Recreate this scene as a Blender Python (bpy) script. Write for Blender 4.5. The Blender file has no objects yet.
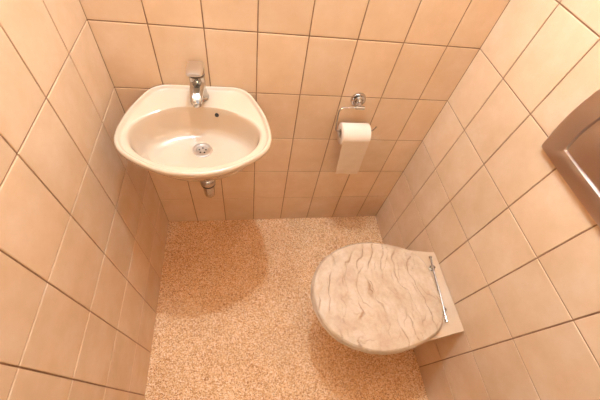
import bpy, bmesh, math, random
from mathutils import Vector, Matrix, noise
random.seed(4)
C = bpy.context.scene.collection
PI = math.pi

# ---------------------------------------------------------------- camera, light, exposure
W, H, YF = 1.134, 2.44, -1.50          # room width, ceiling height, front wall
cd = bpy.data.cameras.new('camera'); cam = bpy.data.objects.new('camera', cd); C.objects.link(cam)
cam.location = (0.3886, -0.8886, 1.4839)
cam.rotation_euler = (math.radians(34.811), math.radians(-7.627), math.radians(-6.505))
cd.sensor_width = 36; cd.lens = 36 * 315.0 / 600; cd.clip_start = 0.02
bpy.context.scene.camera = cam
w = bpy.data.worlds.new('world'); bpy.context.scene.world = w; w.use_nodes = True
w.node_tree.nodes['Background'].inputs[0].default_value = (1, .85, .7, 1)
w.node_tree.nodes['Background'].inputs[1].default_value = 0.04
vs = bpy.context.scene.view_settings
vs.view_transform = 'Standard'; vs.look = 'None'; vs.exposure = 0.64; vs.gamma = 1; vs.use_curve_mapping = False
LAMP_A, LAMP_B = (0.418, -0.16, 2.15), (0.155, -0.16, 2.15); LAMP_STRENGTH = 860.0; LAMP_B_STRENGTH = 290.0; GLOBE_R = .03
CEIL_POS = (0.62, -0.62, 2.40); CEIL_POWER = 0.8
LAMP_COL = (.69, .96, 1.24)
ld = bpy.data.lights.new('ceiling_fill_light', 'AREA'); ld.shape = 'DISK'; ld.size = .34; ld.energy = CEIL_POWER; ld.color = (1.0, .46, .10)  # unseen orange fill added under the ceiling to lift the shade
lo = bpy.data.objects.new('ceiling_fill_light', ld); lo.location = CEIL_POS; C.objects.link(lo)

hd = bpy.data.lights.new('doorway_fill_light', 'AREA'); hd.shape = 'DISK'; hd.size = .4; hd.energy = 10.0; hd.color = (1.0, .66, .36)
ho = bpy.data.objects.new('doorway_fill_light', hd); ho.location = (.56, -2.7, 1.95); C.objects.link(ho)      # added front fill beyond the open door, no lamp known there
ho.rotation_euler = (math.radians(72), 0, 0)

# ---------------------------------------------------------------- materials
def mat(name, col, rough=.5, metal=0, coat=0, emit=0, spec=.5):
    m = bpy.data.materials.new(name); m.use_nodes = True
    b = m.node_tree.nodes['Principled BSDF']
    b.inputs['Base Color'].default_value = (*col, 1); b.inputs['Roughness'].default_value = rough
    b.inputs['Metallic'].default_value = metal; b.inputs['Coat Weight'].default_value = coat
    b.inputs['Coat Roughness'].default_value = .08
    b.inputs['Specular IOR Level'].default_value = spec
    if emit:
        b.inputs['Emission Color'].default_value = (*LAMP_COL, 1); b.inputs['Emission Strength'].default_value = emit
    return m
def nd(m, t, **k):
    n = m.node_tree.nodes.new(t)
    for a, v in k.items(): setattr(n, a, v)
    return n
def lk(m, a, b): m.node_tree.links.new(a, b)
def coords(m):
    return nd(m, 'ShaderNodeTexCoord').outputs['Object']
def ramp(m, fac, stops):
    r = nd(m, 'ShaderNodeValToRGB'); e = r.color_ramp.elements
    while len(e) < len(stops): e.new(.5)
    for x, (p, c) in zip(e, stops): x.position = p; x.color = (*c, 1)
    lk(m, fac, r.inputs[0]); return r.outputs[0]
def noise_n(m, scale, detail=4, co=None, rough=.5):
    n = nd(m, 'ShaderNodeTexNoise'); n.inputs['Scale'].default_value = scale
    n.inputs['Detail'].default_value = detail; n.inputs['Roughness'].default_value = rough
    lk(m, co or coords(m), n.inputs['Vector']); return n
def bump(m, h, strength, dist):
    b = nd(m, 'ShaderNodeBump'); b.inputs['Strength'].default_value = strength; b.inputs['Distance'].default_value = dist
    lk(m, h, b.inputs['Height']); lk(m, b.outputs[0], m.node_tree.nodes['Principled BSDF'].inputs['Normal'])

def tile_material():
    m = mat('beige_glazed_tile', (.68, .53, .39), .27)
    b = m.node_tree.nodes['Principled BSDF']
    n = noise_n(m, 9, 6, rough=.62)
    col = ramp(m, n.outputs['Fac'], [(.28, (.71, .465, .275)), (.5, (.755, .51, .315)), (.74, (.80, .575, .385))])
    g = nd(m, 'ShaderNodeNewGeometry')
    hsv = nd(m, 'ShaderNodeHueSaturation')
    mr = nd(m, 'ShaderNodeMapRange'); mr.inputs[3].default_value = .95; mr.inputs[4].default_value = 1.04
    lk(m, g.outputs['Random Per Island'], mr.inputs[0]); lk(m, mr.outputs[0], hsv.inputs['Value'])
    lk(m, col, hsv.inputs['Color']); lk(m, hsv.outputs[0], b.inputs['Base Color'])
    bump(m, noise_n(m, 55, 3).outputs['Fac'], .10, .002)
    return m
def floor_material():
    m = mat('speckled_granulate_floor', (.6, .35, .2), .62, spec=.3)
    b = m.node_tree.nodes['Principled BSDF']
    v = nd(m, 'ShaderNodeTexVoronoi'); v.inputs['Scale'].default_value = 310; v.inputs['Randomness'].default_value = 1
    lk(m, coords(m), v.inputs['Vector'])
    sep = nd(m, 'ShaderNodeSeparateColor'); lk(m, v.outputs['Color'], sep.inputs[0])
    col = ramp(m, sep.outputs[0], [(0, (.44, .155, .045)), (.22, (.68, .32, .12)), (.6, (.86, .50, .235)), (1, (.96, .71, .46))])
    n = noise_n(m, 7, 3)
    mx = nd(m, 'ShaderNodeMixRGB', blend_type='MULTIPLY'); mx.inputs[0].default_value = 1
    lk(m, col, mx.inputs[1]); lk(m, ramp(m, n.outputs['Fac'], [(.3, (.92, .9, .88)), (.7, (1, 1, 1))]), mx.inputs[2])
    lk(m, mx.outputs[0], b.inputs['Base Color'])
    bump(m, v.outputs['Distance'], .5, .0015)
    return m
def grout_material():
    m = mat('brown_grout', (.30, .15, .07), .85)
    n = noise_n(m, 40, 3)
    lk(m, ramp(m, n.outputs['Fac'], [(.3, (.25, .12, .055)), (.7, (.36, .19, .10))]), m.node_tree.nodes['Principled BSDF'].inputs['Base Color'])
    return m
def plaster(name, a, b_):
    m = mat(name, a, .8); n = noise_n(m, 25, 4)
    lk(m, ramp(m, n.outputs['Fac'], [(.3, a), (.7, b_)]), m.node_tree.nodes['Principled BSDF'].inputs['Base Color'])
    bump(m, n.outputs['Fac'], .1, .002); return m
def ceramic(name, c1, c2):
    m = mat(name, c1, .12, coat=.5)
    n = noise_n(m, 6, 2)
    lk(m, ramp(m, n.outputs['Fac'], [(.3, c1), (.7, c2)]), m.node_tree.nodes['Principled BSDF'].inputs['Base Color']); return m
def chrome_material():
    m = mat('chrome', (.52, .50, .48), .06, 1)
    n = noise_n(m, 30, 2)
    lk(m, ramp(m, n.outputs['Fac'], [(.3, (.05, .05, .05)), (.7, (.09, .09, .09))]), m.node_tree.nodes['Principled BSDF'].inputs['Roughness']); return m
def satin_material():
    m = mat('satin_metal', (.62, .52, .45), .34, 1)
    n = noise_n(m, 120, 3)
    lk(m, ramp(m, n.outputs['Fac'], [(.3, (.29, .29, .29)), (.7, (.38, .38, .38))]), m.node_tree.nodes['Principled BSDF'].inputs['Roughness']); return m
def stone_material():
    m = mat('sandstone_relief', (.74, .56, .40), .55)
    b = m.node_tree.nodes['Principled BSDF']
    at = nd(m, 'ShaderNodeAttribute', attribute_name='vein_shade')
    n = noise_n(m, 14, 8, rough=.7)
    col = ramp(m, n.outputs['Fac'], [(.3, (.47, .285, .17)), (.5, (.565, .385, .24)), (.75, (.66, .48, .34))])
    mx = nd(m, 'ShaderNodeMixRGB', blend_type='MIX')
    lk(m, at.outputs['Fac'], mx.inputs[0]); lk(m, col, mx.inputs[1]); mx.inputs[2].default_value = (.32, .16, .075, 1)  # brown crack tint: part patina, part painted-in shade of the relief steps
    lk(m, mx.outputs[0], b.inputs['Base Color'])
    bump(m, noise_n(m, 90, 6, rough=.7).outputs['Fac'], .45, .003)
    return m
def paper_material():
    m = mat('soft_paper', (.76, .59, .44), .9, spec=.1)
    n = noise_n(m, 220, 3); bump(m, n.outputs['Fac'], .5, .001)
    return m
TILE, FLOOR, GROUT = tile_material(), floor_material(), grout_material()
SINKM = ceramic('cream_ceramic', (.62, .44, .29), (.64, .46, .31))
WCM = ceramic('beige_ceramic', (.64, .44, .28), (.67, .465, .30))
BRUSHED = mat('brushed_steel', (.72, .66, .58), .32, 1)
n_ = noise_n(BRUSHED, 90, 3); bump(BRUSHED, n_.outputs['Fac'], .05, .001)
CHROME, SATIN, STONE, PAPER = chrome_material(), satin_material(), stone_material(), paper_material()
WHITE = plaster('white_paint', (.66, .63, .59), (.72, .69, .65))
DARK = mat('dark_hole', (.03, .02, .015), .6)
CARD = plaster('brown_cardboard', (.38, .24, .14), (.46, .30, .18))
OPAL = mat('opal_glass', (.9, .85, .8), .3, emit=LAMP_STRENGTH)
OPALB = mat('opal_glass_dimmer', (.9, .85, .8), .3, emit=LAMP_B_STRENGTH)
OPAL2 = mat('frosted_glass', (.9, .87, .82), .4)
SHADOWGAP = mat('dark_gap', (.10, .06, .035), .7)

# ---------------------------------------------------------------- helpers
def obj(name, bm, m, parent=None, smooth=True, angle=35):
    me = bpy.data.meshes.new(name)
    bmesh.ops.recalc_face_normals(bm, faces=bm.faces); bm.to_mesh(me); bm.free()
    for x in (m if isinstance(m, (list, tuple)) else [m]): me.materials.append(x)
    o = bpy.data.objects.new(name, me); C.objects.link(o)
    if smooth:
        for p in me.polygons: p.use_smooth = True
        me.set_sharp_from_angle(angle=math.radians(angle))
    if parent:
        o.parent = parent; o.matrix_parent_inverse = parent.matrix_basis.inverted()
    return o
def thing(name, label, cat, loc, group=None):
    o = bpy.data.objects.new(name, None); C.objects.link(o); o.location = loc; o.empty_display_size = .05
    o['label'] = label; o['category'] = cat
    if group: o['group'] = group
    return o
def struct(name, bm, m, parent=None, smooth=False):
    o = obj(name, bm, m, parent, smooth)
    if not parent: o['kind'] = 'structure'
    return o
def box(bm, x0, x1, y0, y1, z0, z1, bev=0, seg=2, mi=0):
    vs_ = [bm.verts.new((x, y, z)) for x in (x0, x1) for y in (y0, y1) for z in (z0, z1)]
    f = [bm.faces.new([vs_[i] for i in q]) for q in ((0, 1, 3, 2), (4, 6, 7, 5), (0, 4, 5, 1), (2, 3, 7, 6), (0, 2, 6, 4), (1, 5, 7, 3))]
    for x in f: x.material_index = mi
    if bev:
        es = list({e for x in f for e in x.edges})
        r = bmesh.ops.bevel(bm, geom=es, offset=bev, segments=seg, affect='EDGES', profile=.5)
        for x in r['faces']: x.material_index = mi
def loft(bm, rings, cap0=True, cap1=True, closed=True):
    R = [[bm.verts.new(p) for p in r] for r in rings]
    n = len(R[0])
    for a, b in zip(R, R[1:]):
        for i in range(n if closed else n - 1):
            j = (i + 1) % n; bm.faces.new((a[i], a[j], b[j], b[i]))
    if cap0: bm.faces.new(R[0][::-1])
    if cap1: bm.faces.new(R[-1])
    return R
def frame(d):
    d = Vector(d).normalized(); a = Vector((0, 0, 1)) if abs(d.z) < .9 else Vector((1, 0, 0))
    u = d.cross(a).normalized(); return u, d.cross(u).normalized()
def lathe(bm, origin, axis, prof, n=40, cap0=True, cap1=True):
    o = Vector(origin); d = Vector(axis).normalized(); u, v = frame(d)
    loft(bm, [[o + d * h + (u * math.cos(2 * PI * k / n) + v * math.sin(2 * PI * k / n)) * r for k in range(n)] for r, h in prof], cap0, cap1)
def tube(bm, pts, r, n=14):
    pts = [Vector(p) for p in pts]; u, v = frame(pts[1] - pts[0]); rings = []
    for i, p in enumerate(pts):
        t = (pts[min(i + 1, len(pts) - 1)] - pts[max(i - 1, 0)]).normalized()
        u = (u - t * u.dot(t)).normalized(); v = t.cross(u)
        rr = r[i] if isinstance(r, (list, tuple)) else r
        rings.append([p + (u * math.cos(2 * PI * k / n) + v * math.sin(2 * PI * k / n)) * rr for k in range(n)])
    loft(bm, rings)
def smooth_path(P, rep=3):
    P = [Vector(p) for p in P]
    for _ in range(rep):
        Q = [P[0]]
        for a, b in zip(P, P[1:]): Q += [a * .75 + b * .25, a * .25 + b * .75]
        P = Q + [P[-1]]
    return P
def polar(pts, c, n, sm=2):                       # closed outline resampled by angle about c
    A = sorted(((math.atan2(y - c[1], x - c[0]) % (2 * PI), math.hypot(x - c[0], y - c[1])) for x, y in pts))
    A = [(A[-1][0] - 2 * PI, A[-1][1])] + A + [(A[0][0] + 2 * PI, A[0][1])]
    R = []
    for k in range(n):
        t = 2 * PI * k / n
        for (a, ra), (b, rb) in zip(A, A[1:]):
            if a <= t <= b + 1e-9:
                # straight line between neighbours, in the plane
                s = (t - a) / max(b - a, 1e-9)
                pa = Vector((ra * math.cos(a), ra * math.sin(a))); pb = Vector((rb * math.cos(b), rb * math.sin(b)))
                d = pb - pa; u = Vector((math.cos(t), math.sin(t)))
                den = u.x * d.y - u.y * d.x
                R.append((pa.x * d.y - pa.y * d.x) / den if abs(den) > 1e-9 else ra + (rb - ra) * s); break
    for _ in range(sm): R = [(R[k - 1] + 2 * R[k] + R[(k + 1) % n]) / 4 for k in range(n)]
    return [(c[0] + R[k] * math.cos(2 * PI * k / n), c[1] + R[k] * math.sin(2 * PI * k / n)) for k in range(n)]

# ---------------------------------------------------------------- room shell
ZL = [0.2011, 0.4055, 0.608, 0.8143, 1.0162, 1.2203]
while ZL[-1] + .2034 < H: ZL.append(ZL[-1] + .2037)
if H - ZL[-1] < .02: ZL.pop()
ZL = [0] + ZL + [H]
XB = [0, .1439, .2874, .4327, .5803, .7271, .8737, 1.0199, W]
def run(a, step, end):
    L = [0] + a
    while L[-1] + step < end: L.append(L[-1] + step)
    return L + [end]
YLs = run([.1543, .3099, .4615, .6189, .77], .1537, -YF)
YRs = run([.1552, .3091, .4708, .6278, .7842], .1573, -YF)
XF = XB
GAP, REC, CH = .0017, .0026, .0018               # half joint, joint depth, tile edge rounding
def tiled_wall(name, us, zs, P, lo, hi, skip=None):   # P(u, z, d): d = depth into the room from the tile face
    bm = bmesh.new()
    e = .004; lo -= e; hi += e
    a = [bm.verts.new(P(u, z, -REC)) for u, z in ((lo, 0), (hi, 0), (hi, H), (lo, H))]
    b = [bm.verts.new(P(u, z, -.06)) for u, z in ((lo, 0), (hi, 0), (hi, H), (lo, H))]
    fs = [bm.faces.new(a), bm.faces.new(b[::-1])] + [bm.faces.new((a[i], b[i], b[(i + 1) % 4], a[(i + 1) % 4])) for i in range(4)]
    for f in fs: f.material_index = 1
    for u0, u1 in zip(us, us[1:]):
        for z0, z1 in zip(zs, zs[1:]):
            if skip and skip((u0 + u1) / 2, (z0 + z1) / 2): continue
            rs_ = []
            for ins, d in ((0, -REC), (0, -CH * .5), (CH * .35, -CH * .2), (CH, 0)):
                ga = .0002 if u0 == us[0] else GAP; gb = .0002 if u1 == us[-1] else GAP
                q0, q1, w0, w1 = u0 + ga + ins, u1 - gb - ins, z0 + GAP + ins, z1 - GAP - ins
                rs_.append([bm.verts.new(P(*p, d)) for p in ((q0, w0), (q1, w0), (q1, w1), (q0, w1))])
            for A_, B_ in zip(rs_, rs_[1:]):
                for i in range(4): bm.faces.new((A_[i], A_[(i + 1) % 4], B_[(i + 1) % 4], B_[i]))
            bm.faces.new(rs_[-1])
    o = struct(name, bm, [TILE, GROUT])
    return o
tiled_wall('wall_back', XB, ZL, lambda u, z, d: (u, -d, z), 0, W)
tiled_wall('wall_left', YLs, ZL, lambda u, z, d: (d, -u, z), 0, -YF)
tiled_wall('wall_right', YRs, ZL, lambda u, z, d: (W - d, -u, z), 0, -YF)
DX0, DX1, DH = .17, .96, 2.02
bm = bmesh.new()
box(bm, 0, DX0, YF - .08, YF, 0, H); box(bm, DX1, W, YF - .08, YF, 0, H); box(bm, DX0, DX1, YF - .08, YF, DH, H)
struct('wall_front', bm, WHITE)
bm = bmesh.new(); box(bm, -.06, W + .06, YF - .08, .06, -.06, 0); struct('floor', bm, FLOOR)
bm = bmesh.new(); box(bm, -.06, W + .06, YF - .08, .06, H, H + .06); struct('ceiling', bm, WHITE)
dr = bpy.data.objects.new('door_1', None); C.objects.link(dr); dr.location = (DX0, YF, 0); dr['kind'] = 'structure'
bm = bmesh.new(); box(bm, DX1 - .03, DX1 + .01, YF - .80, YF - .085, .008, DH - .03, .003); obj('door_panel', bm, WHITE, dr)
bm = bmesh.new(); box(bm, DX0, DX0 + .03, YF - .08, YF + .012, 0, DH); box(bm, DX1 - .03, DX1, YF - .08, YF + .012, 0, DH); box(bm, DX0 + .03, DX1 - .03, YF - .08, YF + .012, DH - .03, DH)
obj('door_frame', bm, WHITE, dr, False)
bm = bmesh.new(); lathe(bm, (DX1 - .03, YF - .74, 1.05), (-1, 0, 0), [(.024, 0), (.024, .006), (.009, .008), (.009, .045)], 24)
tube(bm, smooth_path([(DX1 - .07, YF - .74, 1.05), (DX1 - .078, YF - .74, 1.05), (DX1 - .08, YF - .71, 1.05), (DX1 - .08, YF - .62, 1.05)]), .008)
obj('door_handle', bm, CHROME, dr)

# ---------------------------------------------------------------- washbasin
SX = .260
half = [(0, 0), (.06, 0), (.105, -.001), (.127, -.008), (.145, -.022), (.158, -.042), (.171, -.070), (.184, -.100), (.195, -.133), (.203, -.170), (.208, -.207),
        (.207, -.235), (.202, -.258), (.190, -.281), (.172, -.299), (.148, -.317), (.120, -.334), (.090, -.349), (.060, -.359), (.030, -.3645), (0, -.366)]
pts = [(SX + x, y) for x, y in half] + [(SX - x, y) for x, y in half[1:-1]]
N = 144; CC = (SX, -.19)
OUT = polar([(SX - .001 + (x - SX) * 1.012, y * .997) for x, y in pts], CC, N, 2); OUT = [(x, min(y, -.0015)) for x, y in OUT]
hin = [(0, -.094), (.035, -.095), (.065, -.100), (.100, -.113), (.130, -.130), (.160, -.154), (.178, -.178), (.184, -.205), (.180, -.235), (.168, -.261), (.148, -.284), (.125, -.301), (.095, -.317), (.060, -.328), (.030, -.333), (0, -.3345)]
pin = [(SX - .003 + x, y) for x, y in hin] + [(SX - .003 - x, y) for x, y in hin[1:-1]]
INN = polar(pin, CC, N, 3)
def toward(mm, z, base=OUT, tgt=INN):
    r = []
    for (a, b), (c, d) in zip(base, tgt):
        L = math.hypot(c - a, d - b); t = mm / L; r.append((a + (c - a) * t, b + (d - b) * t, z))
    return r
DRN = (SX, -.170)
def bowl(s, z, sh=0):
    return [(DRN[0] + (x - DRN[0]) * s, DRN[1] + (y - DRN[1]) * s - sh, z) for x, y in INN]
def under(s, sy, z): return [(SX + (x - SX) * s, y * sy - .0015 * (1 - sy), z) for x, y in OUT]
ZR = .838
rings = [under(.38, .58, .692), under(.52, .69, .698), under(.66, .78, .716), under(.78, .855, .745), under(.87, .915, .775), under(.94, .955, .798), under(.975, .980, .812),
         under(.995, .996, .822), under(1, 1, .829), toward(.0010, .8340), toward(.004, .8375), toward(.0075, .8385), toward(.0105, .8370), toward(.0125, .8330), toward(.0150, .8300), toward(.0175, .8288)]
led = []
for (a, b), (c, d) in zip(OUT, INN):
    L = math.hypot(c - a, d - b); t = max((L - .005) / L, .80); led.append((a + (c - a) * t, b + (d - b) * t, .8290))
rings += [led, [(x, y, .8285) for x, y in INN], bowl(.978, .8235), bowl(.962, .810), bowl(.945, .790), bowl(.925, .770), bowl(.89, .750), bowl(.84, .7365), bowl(.76, .729),
          bowl(.62, .7255), bowl(.42, .7225), bowl(.25, .720)]
rings.append([(DRN[0] + .030 * math.cos(2 * PI * k / N), DRN[1] + .030 * math.sin(2 * PI * k / N), .7185) for k in range(N)])
sink = thing('washbasin', 'small cream ceramic washbasin mounted on the back tiled wall', 'washbasin', (SX, 0, .69))
bm = bmesh.new(); loft(bm, rings)
obj('basin', bm, SINKM, sink, angle=60)
bm = bmesh.new()   # drain: flange, dished grid with holes
lathe(bm, (*DRN, .7180), (0, 0, 1), [(.029, 0), (.0305, .0015), (.0295, .0045), (.0255, .0055), (.0205, .0040), (.0185, 0.0008), (.0175, .0006), (.004, .0006), (.0035, .0016), (.001, .0019)], 48)
d = obj('drain', bm, BRUSHED, sink)
bm = bmesh.new()
for k in range(5):
    a = k * PI * 2 / 5 + .3
    rr = .0105
    lathe(bm, (DRN[0] + rr * math.cos(a), DRN[1] + rr * math.sin(a), .7184), (0, 0, 1), [(.0029, 0), (.0029, .0005)], 14)
h = obj('drain_holes', bm, DARK, d)
bm = bmesh.new()   # overflow opening in the rear slope of the bowl
nrm = Vector((-.05, -.93, .30)).normalized()
lathe(bm, Vector((.3085, -.1045, .8065)) - nrm * .004, nrm, [(.0062, 0), (.0062, .0046)], 24)
obj('overflow_hole', bm, DARK, sink)
# waste pipe and bottle trap under the bowl
trap = thing('bottle_trap', 'chrome bottle trap hanging under the washbasin', 'drain pipe', (DRN[0], DRN[1], .56))
bm = bmesh.new(); lathe(bm, (*DRN, .694), (0, 0, -1), [(.030, 0), (.030, .008), (.022, .012), (.021, .028), (.015, .030), (.015, .115)], 36); obj('waste_pipe', bm, CHROME, trap)
bm = bmesh.new(); lathe(bm, (*DRN, .588), (0, 0, -1), [(.017, 0), (.024, .004), (.0275, .010), (.0275, .030), (.0245, .036), (.0205, .040), (.0200, .090), (.0185, .104), (.014, .113), (.007, .118), (.002, .119)], 40); obj('trap_cup', bm, CHROME, trap)
bm = bmesh.new(); lathe(bm, (*DRN, .5535), (0, 0, -1), [(.020, 0), (.0262, .001), (.0255, .006), (.0205, .0065)], 36); obj('collar_gap_ring', bm, DARK, trap)  # dark ring painting in the shaded gap under the trap collar
bm = bmesh.new(); tube(bm, [(DRN[0], DRN[1] + .022, .572), (DRN[0], -.012, .572)], .0145, 24); obj('outlet_pipe', bm, CHROME, trap)
bm = bmesh.new(); lathe(bm, (DRN[0], -.0015, .572), (0, -1, 0), [(.034, 0), (.032, .006), (.020, .012), (.0155, .013)], 36); obj('wall_rosette', bm, CHROME, trap)

# ---------------------------------------------------------------- mixer tap
TX, TY, TZ = .258, -.052, .8325
tap = thing('mixer_tap', 'chrome single-lever mixer tap on the ledge of the washbasin', 'tap', (TX, TY, TZ))
bm = bmesh.new()
lathe(bm, (TX, TY, TZ), (0, 0, 1), [(.0275, 0), (.0285, .003), (.0265, .007), (.0240, .012), (.0225, .035), (.0225, .070), (.0220, .082)], 40)
obj('tap_body', bm, CHROME, tap)
def slab(path, wid, thk, n=28, power=3.2):          # rounded-rectangle section swept along a path in the y-z plane
    rs_ = []
    for i, (y, z) in enumerate(path):
        y0, z0 = path[max(i - 1, 0)]; y1, z1 = path[min(i + 1, len(path) - 1)]
        t = Vector((0, y1 - y0, z1 - z0)).normalized(); nn = Vector((0, -t.z, t.y)); r = []
        for k in range(n):
            a = 2 * PI * k / n; ca, sa = math.cos(a), math.sin(a)
            r.append(Vector((TX, y, z)) + Vector((1, 0, 0)) * wid[i] * math.copysign(abs(ca) ** (2 / power), ca) + nn * thk[i] * math.copysign(abs(sa) ** (2 / power), sa))
        rs_.append(r)
    return rs_
bm = bmesh.new()
loft(bm, slab([(TY - .006, TZ + .046), (TY - .025, TZ + .049), (TY - .045, TZ + .049), (TY - .062, TZ + .045), (TY - .076, TZ + .039), (TY - .082, TZ + .036)], [.0215, .0205, .0190, .0175, .0160, .013], [.020, .0165, .014, .0125, .011, .008]))
lathe(bm, (TX, TY - .070, TZ + .034), (0, 0, -1), [(.0120, 0), (.0120, .010), (.0100, .0115)], 24)
obj('spout', bm, CHROME, tap)
bm = bmesh.new(); lathe(bm, (TX, TY, TZ + .0815), (0, 0, 1), [(.0205, 0), (.0230, .002), (.0235, .010), (.0215, .018), (.014, .024), (.004, .027)], 40)
obj('lever_cap', bm, CHROME, tap)
bm = bmesh.new(); lathe(bm, (TX, TY, TZ + .0775), (0, 0, 1), [(.0215, 0), (.0232, .0005), (.0232, .0035), (.0215, .004)], 40)
obj('seam_ring', bm, SHADOWGAP, tap)
bm = bmesh.new()
loft(bm, slab([(TY + .018, TZ + .100), (TY + .012, TZ + .1035), (TY - .006, TZ + .1055), (TY - .025, TZ + .107), (TY - .045, TZ + .108), (TY - .052, TZ + .1085)], [.017, .0215, .0225, .0225, .0215, .018], [.004, .0075, .008, .007, .006, .004]))
obj('lever', bm, BRUSHED, tap)

# ---------------------------------------------------------------- wall-hung toilet
TC = -.571
toilet = thing('toilet', 'wall-hung toilet with a beige stone-look lid on the right wall', 'toilet', (W, TC, .08))
hl = [(.609, 0), (.612, .030), (.617, .052), (.630, .083), (.652, .117), (.680, .144), (.724, .170), (.774, .187), (.825, .1950), (.870, .1940), (.925, .1840), (.975, .170), (1.022, .149), (1.048, .122), (1.062, .100), (1.071, .060), (1.074, .025), (1.074, 0)]
lid_pts = [(x, TC + y) for x, y in hl] + [(x, TC - y) for x, y in hl[1:-1]]
LC = (.845, TC)
NL = 300; LO = polar(lid_pts, LC, NL, 4)
def ls(s, z, off=0):
    r = []
    for x, y in LO:
        dx, dy = x - LC[0], y - LC[1]; L = math.hypot(dx, dy); k = s + off / L
        r.append((LC[0] + dx * k, LC[1] + dy * k, z))
    return r
# ceramic body: rings from the foot up; outlines reach back to the wall at x = W
bh = [(.640, 0), (.648, .045), (.668, .090), (.705, .128), (.755, .155), (.820, .171), (.890, .1765), (.960, .1735), (1.03, .165), (1.09, .156), (W - .002, .1510)]
BC = TC
def body(s, z, x_front, wy):                       # s blends, wy scales the width
    f = (W - x_front) / (W - .640); r = []
    up = [(W - (W - x) * f, BC + y * wy) for x, y in bh]; dn = [(W - (W - x) * f, BC - y * wy) for x, y in bh[1:]]
    P = up[::-1] + dn
    Q = []
    for a, b in zip(P, P[1:] + [P[0]]):
        for t in (0, .25, .5, .75): Q.append((a[0] + (b[0] - a[0]) * t, a[1] + (b[1] - a[1]) * t, z))
    return Q
bm = bmesh.new()
loft(bm, [body(0, .085, .80, .52), body(0, .090, .785, .56), body(0, .13, .765, .60), body(0, .20, .745, .64), body(0, .27, .71, .72), body(0, .32, .68, .80), body(0, .358, .658, .90), body(0, .380, .648, .97),
          body(0, .389, .643, .99), body(0, .405, .640, .998), body(0, .4095, .6415, .994), body(0, .4115, .646, .985), body(0, .4118, .70, .86), body(0, .4118, .90, .5)])
obj('toilet_body', bm, WCM, toilet, angle=50)
bm = bmesh.new()   # seat ring under the lid (its hole is closed off by the lid)
rr = [ls(.70, .4135), ls(.985, .4135), ls(1, .4150, .002), ls(1, .4185, .003), ls(1, .4222, .0015), ls(1, .4242, -.004), ls(.70, .4244)]
R_ = loft(bm, rr, False, False)
for i in range(NL): j = (i + 1) % NL; bm.faces.new((R_[-1][i], R_[-1][j], R_[0][j], R_[0][i]))
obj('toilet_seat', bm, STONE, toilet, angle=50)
# lid with slate-like relief
def relief(x, y):
    wx = noise.noise(Vector((x * 9, y * 7, 3.1))) * .032 + noise.noise(Vector((x * 34, y * 30, 7.7))) * .017 + noise.noise(Vector((x * 90, y * 80, 2.7))) * .004
    h = 0; vn = 0
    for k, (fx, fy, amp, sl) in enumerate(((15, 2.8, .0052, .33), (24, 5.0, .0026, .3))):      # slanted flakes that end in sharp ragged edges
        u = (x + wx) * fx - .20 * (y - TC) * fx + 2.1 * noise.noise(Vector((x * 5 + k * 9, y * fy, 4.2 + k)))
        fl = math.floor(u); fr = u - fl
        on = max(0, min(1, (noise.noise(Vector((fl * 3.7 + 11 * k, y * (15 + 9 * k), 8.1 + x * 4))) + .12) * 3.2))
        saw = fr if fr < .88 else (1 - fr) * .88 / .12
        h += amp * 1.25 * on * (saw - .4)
        vn = max(vn, on * max(0, 1 - abs(fr - .95) / .055) * (1 if k == 0 else .6))  # tint follows the flake edges, where step shade is painted in
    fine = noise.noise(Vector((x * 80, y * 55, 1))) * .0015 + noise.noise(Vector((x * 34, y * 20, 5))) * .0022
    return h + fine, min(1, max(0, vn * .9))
bm = bmesh.new(); vein_shade_vals = []
lay = bm.verts.layers.float.new('vein_shade')
ZT = .4405
rings = []
nr = 120
prof = [(1, .4258, -.004), (1, .4270, -.0005), (1, .4300, 0), (1, .4345, -.0010), (1, .4378, -.0035), (1, .4393, -.006)]
Rr = []
for s, z, off in prof:
    r = []
    for i, p in enumerate(ls(s, z, off)):
        h_, v_ = relief(p[0], p[1]); k = (z - .4258) / .0140
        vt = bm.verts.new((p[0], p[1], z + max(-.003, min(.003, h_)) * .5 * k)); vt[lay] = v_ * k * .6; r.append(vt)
    Rr.append(r)
for q in range(nr):
    s = 1 - (q + 1) / (nr + 1); r = []
    fade = min(1, (q + 1) / 5) * .5 + .5
    for p in ls(s, ZT, -.005 * s):
        h_, v_ = relief(p[0], p[1])
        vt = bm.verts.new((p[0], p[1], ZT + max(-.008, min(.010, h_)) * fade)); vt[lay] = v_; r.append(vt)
    Rr.append(r)
for A_, B_ in zip(Rr, Rr[1:]):
    for i in range(NL): j = (i + 1) % NL; bm.faces.new((A_[i], A_[j], B_[j], B_[i]))
bm.faces.new(Rr[-1]); bm.faces.new(Rr[0][::-1])
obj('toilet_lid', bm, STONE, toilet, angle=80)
# hinges
HA, HB = Vector((1.096, -.452, .4275)), Vector((1.070, -.684, .4275)); HD = (HB - HA).normalized()
bm = bmesh.new(); tube(bm, [HA, HB], .0035, 20); hr = obj('hinge_rod', bm, CHROME, toilet)
for t in (.16, .84):
    p = HA + (HB - HA) * t
    bm = bmesh.new(); lathe(bm, (p.x + .003, p.y, .4115), (0, 0, 1), [(.0115, 0), (.0115, .003), (.0085, .005), (.0075, .010), (.0075, .0165), (.005, .019)], 28)
    obj('hinge', bm, CHROME, toilet)
for p, s_ in ((HA, -1), (HB, 1)):
    bm = bmesh.new(); tube(bm, [p, p + HD * s_ * .006], .0058, 20); obj('hinge_end_cap', bm, CHROME, toilet)

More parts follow.
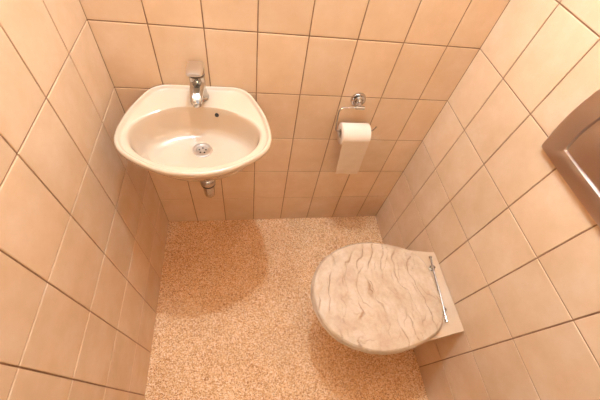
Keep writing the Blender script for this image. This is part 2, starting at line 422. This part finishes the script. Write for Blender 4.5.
# ---------------------------------------------------------------- flush plate on the right wall
PC, PW, PZ0, PZ1 = -.560, .1535, .998, 1.190
plate = thing('flush_plate', 'satin metal flush plate with bowed edges high on the right wall', 'flush plate', (W, PC, (PZ0 + PZ1) / 2))
def bowed(c, hw, z0, z1, bow, zb, n=24):           # outline (y, z) with outward-bowed sides and straight bottom
    P = []
    for k in range(n): t = k / n; P.append((c - hw + 2 * hw * t, z0 - zb * math.sin(PI * t)))
    for k in range(n): t = k / n; P.append((c + hw + bow * math.sin(PI * t), z0 + (z1 - z0) * t))
    for k in range(n): t = k / n; P.append((c + hw - 2 * hw * t, z1 + zb * math.sin(PI * t)))
    for k in range(n): t = k / n; P.append((c - hw - bow * math.sin(PI * t), z1 - (z1 - z0) * t))
    return P
def plate_rings(c, zc, P, prof):
    rs_ = []
    for ins, x in prof:
        r = []
        for y, z in P:
            dy, dz = y - c, z - zc; L = math.hypot(dy, dz); k = (L - ins) / L
            r.append((x, c + dy * k, zc + dz * k))
        rs_.append(r)
    return rs_
ZC = (PZ0 + PZ1) / 2
bz0, bz1 = 1.036, 1.152
PO = bowed(PC, PW, PZ0, PZ1, .010, .003); BO = bowed(PC, .104, bz0, bz1, .0075, .002)
bm = bmesh.new()
loft(bm, plate_rings(PC, ZC, PO, [(.004, W - .0005), (.0, W - .004), (0, W - .0105), (.0012, W - .0128), (.003, W - .0135)]) +
     plate_rings(PC, ZC, BO, [(-.0008, W - .0135), (0, W - .0133), (.0020, W - .0090), (.0028, W - .0082)]))
obj('cover_plate', bm, SATIN, plate, angle=30)
bm = bmesh.new(); loft(bm, plate_rings(PC, ZC, BO, [(.0050, W - .0078), (.0050, W - .0100), (.0060, W - .0110), (.0075, W - .0113)]))
obj('flush_button', bm, SATIN, plate, angle=30)

# ---------------------------------------------------------------- paper holder and roll
RX, RZ = .790, .807
holder = thing('paper_holder', 'chrome toilet paper holder with a bent wire arm on the back wall', 'paper holder', (RX, 0, RZ))
bm = bmesh.new(); lathe(bm, (RX, -.0005, RZ), (0, -1, 0), [(.0275, 0), (.0275, .004), (.0255, .008), (.021, .010), (.017, .009), (.0135, .012), (.0120, .020), (.009, .0225), (.003, .0235)], 44); obj('rosette', bm, CHROME, holder)
bm = bmesh.new(); tube(bm, [(RX, -.020, RZ - .002), (RX, -.035, RZ - .006)], .0065, 18)
tube(bm, [(RX - .016, -.037, RZ - .008), (RX + .016, -.037, RZ - .008)], .0062, 20); obj('pivot_bracket', bm, CHROME, holder)
PY, PZ_ = -.064, .708                              # roll axis
wire = smooth_path([(RX - .008, -.037, RZ - .008), (RX - .045, -.037, RZ - .008), (RX - .072, -.038, RZ - .012), (RX - .074, -.048, RZ - .05), (RX - .074, PY + .004, PZ_ + .028), (RX - .074, PY, PZ_ + .010),
                    (RX - .066, PY, PZ_ + .0055), (RX - .02, PY, PZ_ + .0055), (RX + .05, PY, PZ_ + .0055), (RX + .066, PY, PZ_ + .010), (RX + .078, PY + .004, PZ_ + .028)], 3)
bm = bmesh.new(); tube(bm, wire, .0026, 12); obj('wire_arm', bm, CHROME, holder)
roll = thing('toilet_roll', 'white toilet paper roll with a hanging sheet on the wire holder', 'toilet paper', (RX, PY, PZ_))
X0, X1, RR, RI = .737, .842, .0395, .0165
n = 56; bm = bmesh.new()
loops = []
for x, r in ((X0, RI), (X0, RR - .0015), (X0 + .0015, RR), (X1 - .0015, RR), (X1, RR - .0015), (X1, RI)):
    loops.append([bm.verts.new((x, PY + r * math.cos(2 * PI * k / n), PZ_ - .006 + r * math.sin(2 * PI * k / n))) for k in range(n)])
for a, b in zip(loops, loops[1:] + [loops[0]]):
    for i in range(n): j = (i + 1) % n; bm.faces.new((a[i], a[j], b[j], b[i]))
obj('paper_roll', bm, PAPER, roll, angle=50)
bm = bmesh.new(); loops = []
for x, r in ((X0 + .0005, RI - .0012), (X0 + .0005, RI), (X1 - .0005, RI), (X1 - .0005, RI - .0012)):
    loops.append([bm.verts.new((x, PY + r * math.cos(2 * PI * k / n), PZ_ - .006 + r * math.sin(2 * PI * k / n))) for k in range(n)])
for a, b in zip(loops, loops[1:] + [loops[0]]):
    for i in range(n): j = (i + 1) % n; bm.faces.new((a[i], a[j], b[j], b[i]))
obj('cardboard_core', bm, CARD, roll)
bm = bmesh.new()   # sheet: follows the front of the roll and hangs down
path = []
for k in range(13):
    a = PI * .55 + (PI * .45) * k / 12; path.append((PY + (RR + .001) * math.cos(a), PZ_ - .006 + (RR + .001) * math.sin(a)))
L0 = path[-1]; LEN = .198
for k in range(1, 40):
    s = k / 39; path.append((L0[0] + .012 * s + .0007 * math.sin(s * 34) * s ** .5, L0[1] - LEN * s))
nx = 16; top, bot = [], []
for i, (y, z) in enumerate(path):
    s = max(0, (i - 12) / 39); a, b = [], []
    for k in range(nx + 1):
        u = k / nx; x = X0 + .003 + (X1 - X0 - .004) * (u * (1 - .05 * s) + .05 * s) + .015 * s
        zz = z + (.004 * s * (0.5 - u)) ; yy = y + .0014 * math.sin(u * 9 + i * .35) * s
        a.append(bm.verts.new((x, yy, zz))); b.append(bm.verts.new((x, yy - .0006, zz)))
    top.append(a); bot.append(b)
M_ = len(path) - 1
for i in range(M_):
    for k in range(nx):
        bm.faces.new((top[i][k], top[i][k + 1], top[i + 1][k + 1], top[i + 1][k])); bm.faces.new((bot[i][k + 1], bot[i][k], bot[i + 1][k], bot[i + 1][k + 1]))
    bm.faces.new((top[i][0], top[i + 1][0], bot[i + 1][0], bot[i][0])); bm.faces.new((top[i][nx], bot[i][nx], bot[i + 1][nx], top[i + 1][nx]))
for k in range(nx):
    bm.faces.new((top[0][k + 1], top[0][k], bot[0][k], bot[0][k + 1])); bm.faces.new((top[M_][k], top[M_][k + 1], bot[M_][k + 1], bot[M_][k]))
obj('hanging_sheet', bm, PAPER, roll, angle=60)

# ---------------------------------------------------------------- lamps (above the frame)
lamp = thing('wall_lamp', 'chrome wall lamp bar with two round opal globes high above the washbasin', 'lamp', (.285, 0, LAMP_A[2]))
bm = bmesh.new(); box(bm, .11, .46, -.022, -.0008, LAMP_A[2] - .03, LAMP_A[2] + .03, .004); obj('lamp_bar', bm, CHROME, lamp)
for P_, M_o in ((LAMP_A, OPAL), (LAMP_B, OPALB)):
    bm = bmesh.new(); lathe(bm, (P_[0], -.021, P_[2]), (0, -1, 0), [(.022, 0), (.022, .012), (.012, .016), (.012, .095), (.020, .099), (.022, .115)], 32); obj('globe_holder', bm, CHROME, lamp)
    bm = bmesh.new(); bmesh.ops.create_uvsphere(bm, u_segments=32, v_segments=20, radius=GLOBE_R, matrix=Matrix.Translation(P_)); obj('lamp_globe', bm, M_o, lamp)
cl = thing('ceiling_fill_lamp', 'flat white ceiling lamp body added for the fill light', 'lamp', (CEIL_POS[0], CEIL_POS[1], H))
bm = bmesh.new(); lathe(bm, (CEIL_POS[0], CEIL_POS[1], H), (0, 0, -1), [(.18, 0), (.18, .02), (.17, .03)], 48); obj('fill_lamp_housing', bm, WHITE, cl)  # unseen body added to go with the ceiling fill
